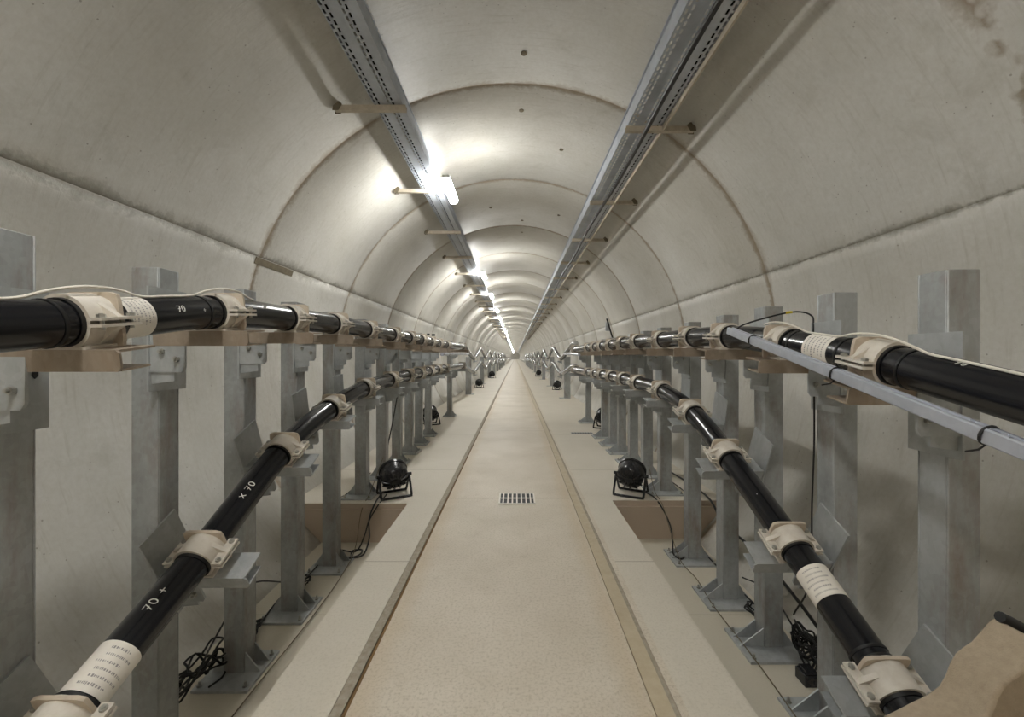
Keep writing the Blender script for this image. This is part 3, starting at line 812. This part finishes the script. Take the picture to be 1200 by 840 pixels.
# ------------------------------------------------------------------ cable trays and brackets
S = .968
def tray(x0, x1, zb, h, name, label):
    mb = MB(); t = .003; ya, yb = -8.9, 189
    mb.box(x0, x1, ya, yb, zb, zb+t)
    mb.box(x0, x0+t, ya, yb, zb+t, zb+h); mb.box(x1-t, x1, ya, yb, zb+t, zb+h)
    mb.box(x0-.012, x0, ya, yb, zb+h-t, zb+h) ; mb.box(x1, x1+.012, ya, yb, zb+h-t, zb+h)
    return tag(mb.build(name, M['tray']), label, 'cable tray')
ZT = CAMZ + 1.81*S - .0; ZR = CAMZ + 1.72*S
tray(-.985, -.785, ZT+.004, .09, 'cable_tray', 'perforated steel cable tray hung left of the crown')
tray(.81, 1.06, ZR+.004, .105, 'cable_tray', 'wide perforated steel cable tray hung right of the crown')
for i, (x, lab) in enumerate(((-.958, 'black cable inside the left tray, nearest the wall'), (-.912, 'black cable inside the left tray, second from the wall'),
                              (-.858, 'black cable inside the left tray, second from the lamps'), (-.812, 'black cable inside the left tray, nearest the lamps'))):
    tag(MB().tube([(x, -8.8, ZT+.007+.0205), (x, 188, ZT+.007+.0205)], .020, 10).build('tray_cable', M['cable']), lab, 'cable', 'cables lying in the trays')
for i, (x, lab) in enumerate(((.985, 'black cable inside the right tray, away from the wall'), (1.032, 'black cable inside the right tray, nearest the wall'))):
    tag(MB().tube([(x, -8.8, ZR+.007+.0205), (x, 188, ZR+.007+.0205)], .020, 10).build('tray_cable', M['cable']), lab, 'cable', 'cables lying in the trays')
# plain light lips along the right tray
tag(MB().box(1.062, 1.074, -8.9, 189, ZR-.03, ZR+.004).build('tray_cover_strip', M['bracket']), 'pale angle strip along the outer edge of the right tray', 'strip')
pts = [(.935, -6, ZR-.055), (.93, .5, ZR-.055)]
y = 1.0
while y < 60: pts.append((.93 + .012*math.sin(y*2.1), y, ZR-.052 - .006*abs(math.sin(y*2.17)))); y += .72
wire('hanging_lead', pts, .016, M['wire'], 'black lead slung beneath the right cable tray', 'cable', n=8, sm=3)

def bracket_mesh(s, zc, xin):
    # strut from the lining inward beneath the tray; origin at the lining end
    xl = CX + s*math.sqrt(R*R - (zc-CZ)**2)
    mb = MB(); L = abs(xl - xin) ; d = -s
    pr = [(-.018, -.036), (.018, -.036), (.018, 0), (.012, 0), (.012, -.030), (-.012, -.030), (-.012, 0), (-.018, 0)]
    v = [(d*.0, a, b) for a, b in pr] + [(d*L, a, b) for a, b in pr]; n = len(pr)
    mb.add(v, [list(range(n)), [i+n for i in range(n)]] + [(i, (i+1) % n, (i+1) % n+n, i+n) for i in range(n)])
    arm = mb.mesh('strut_arm', M['bracket'])
    mb = MB(); mb.prism([(s*.01, -.04), (d*.03, -.04), (d*.055, .0), (d*.055, .006), (d*.02, .035), (s*-.002, .045)], 'y', -.024, -.019)
    mb.prism([(s*.01, -.04), (d*.03, -.04), (d*.055, .0), (d*.055, .006), (d*.02, .035), (s*-.002, .045)], 'y', .019, .024)
    mb.cyl((d*.03, -.03, .012), (d*.03, .03, .012), .008, 6)
    foot = mb.mesh('anchor_foot', M['pocket'])
    return xl, arm, foot
LYS = [2.93 + 1.46*i for i in range(-2, 26)]; RYS = [3.04 + 1.44*i for i in range(-2, 26)]
for s, ys, zc, xin, side in ((-1, LYS, ZT, -.765, 'left'), (1, RYS, ZR, .80, 'right')):
    xl, arm, foot = bracket_mesh(s, zc, xin)
    vis = 0
    for i, y in enumerate(ys):
        if y < 2:
            continue
        if vis < 16: lb = 'short cream steel bracket carrying the %s cable tray, %s in view' % (side, ORD[vis])
        else: lb = 'tiny far bracket deep in the tunnel under the %s cable tray' % side
        vis += 1
        t = thing('tray_bracket', lb, 'bracket', (xl, y, zc + .004), 'brackets under the %s tray' % side)
        place('strut_arm', arm, t); place('anchor_foot', foot, t)

# ------------------------------------------------------------------ tube lights along the left tray
mb = MB(); mb.box(-.035, .035, -.27, .27, .0, .028)
hm = mb.mesh('lamp_housing', M['housing'])
mb = MB(); pr = [(-.042, 0), (-.045, -.02), (-.036, -.045), (-.018, -.056), (.018, -.056), (.036, -.045), (.045, -.02), (.042, 0)]
mb.prism(pr, 'y', -.265, .265); dm = mb.mesh('tube_diffuser', M['lamp']); dw = mb.mesh('tube_diffuser', M['warm'])
mb = MB(); mb.box(-.15, .0, -.02, .02, .0285, .034); cm = mb.mesh('mounting_clip', M['galv'])
LY = [-7.2, -3.5, .25, 4.27, 8.75, 11.65, 15.4, 18.7, 22.2] + [25.8 + 3.5*i for i in range(48)]
vis = 0
for i, y in enumerate(LY):
    if y > 188: break
    if y < 1: lb = 'lit tube light on the left tray, behind the view' if False else 'lit tube light above or behind the camera on the left tray'
    else:
        lb = ('lit white tube light beside the left tray, %s in view' % ORD[vis]) if vis < 14 else 'lit tube light merging into the far bright line of lamps'
        vis += 1
    t = thing('tube_light', lb, 'light', (-.668, y, CAMZ + 1.715), 'tube lights along the left tray')
    place('lamp_housing', hm, t); place('tube_diffuser', dw if y < -1 else dm, t); place('mounting_clip', cm, t)

# ------------------------------------------------------------------ world, camera, view
w = bpy.data.worlds.new('world'); bpy.context.scene.world = w; w.use_nodes = True
w.node_tree.nodes['Background'].inputs[0].default_value = (.5, .5, .48, 1); w.node_tree.nodes['Background'].inputs[1].default_value = .02
cam = bpy.data.cameras.new('camera'); co = bpy.data.objects.new('camera', cam); C.objects.link(co)
co.location = (0, 0, CAMZ); co.rotation_euler = (PI/2, 0, 0)
cam.sensor_width = 36; cam.sensor_fit = 'HORIZONTAL'; cam.lens = 36*F/1200
cam.shift_x = -4/1200; cam.shift_y = -2/1200; cam.clip_start = .02; cam.clip_end = 500
bpy.context.scene.camera = co
sc = bpy.context.scene
sc.view_settings.view_transform = 'Standard'; sc.view_settings.look = 'None'; sc.view_settings.gamma = 1
sc.view_settings.use_curve_mapping = False; sc.view_settings.exposure = 1.2
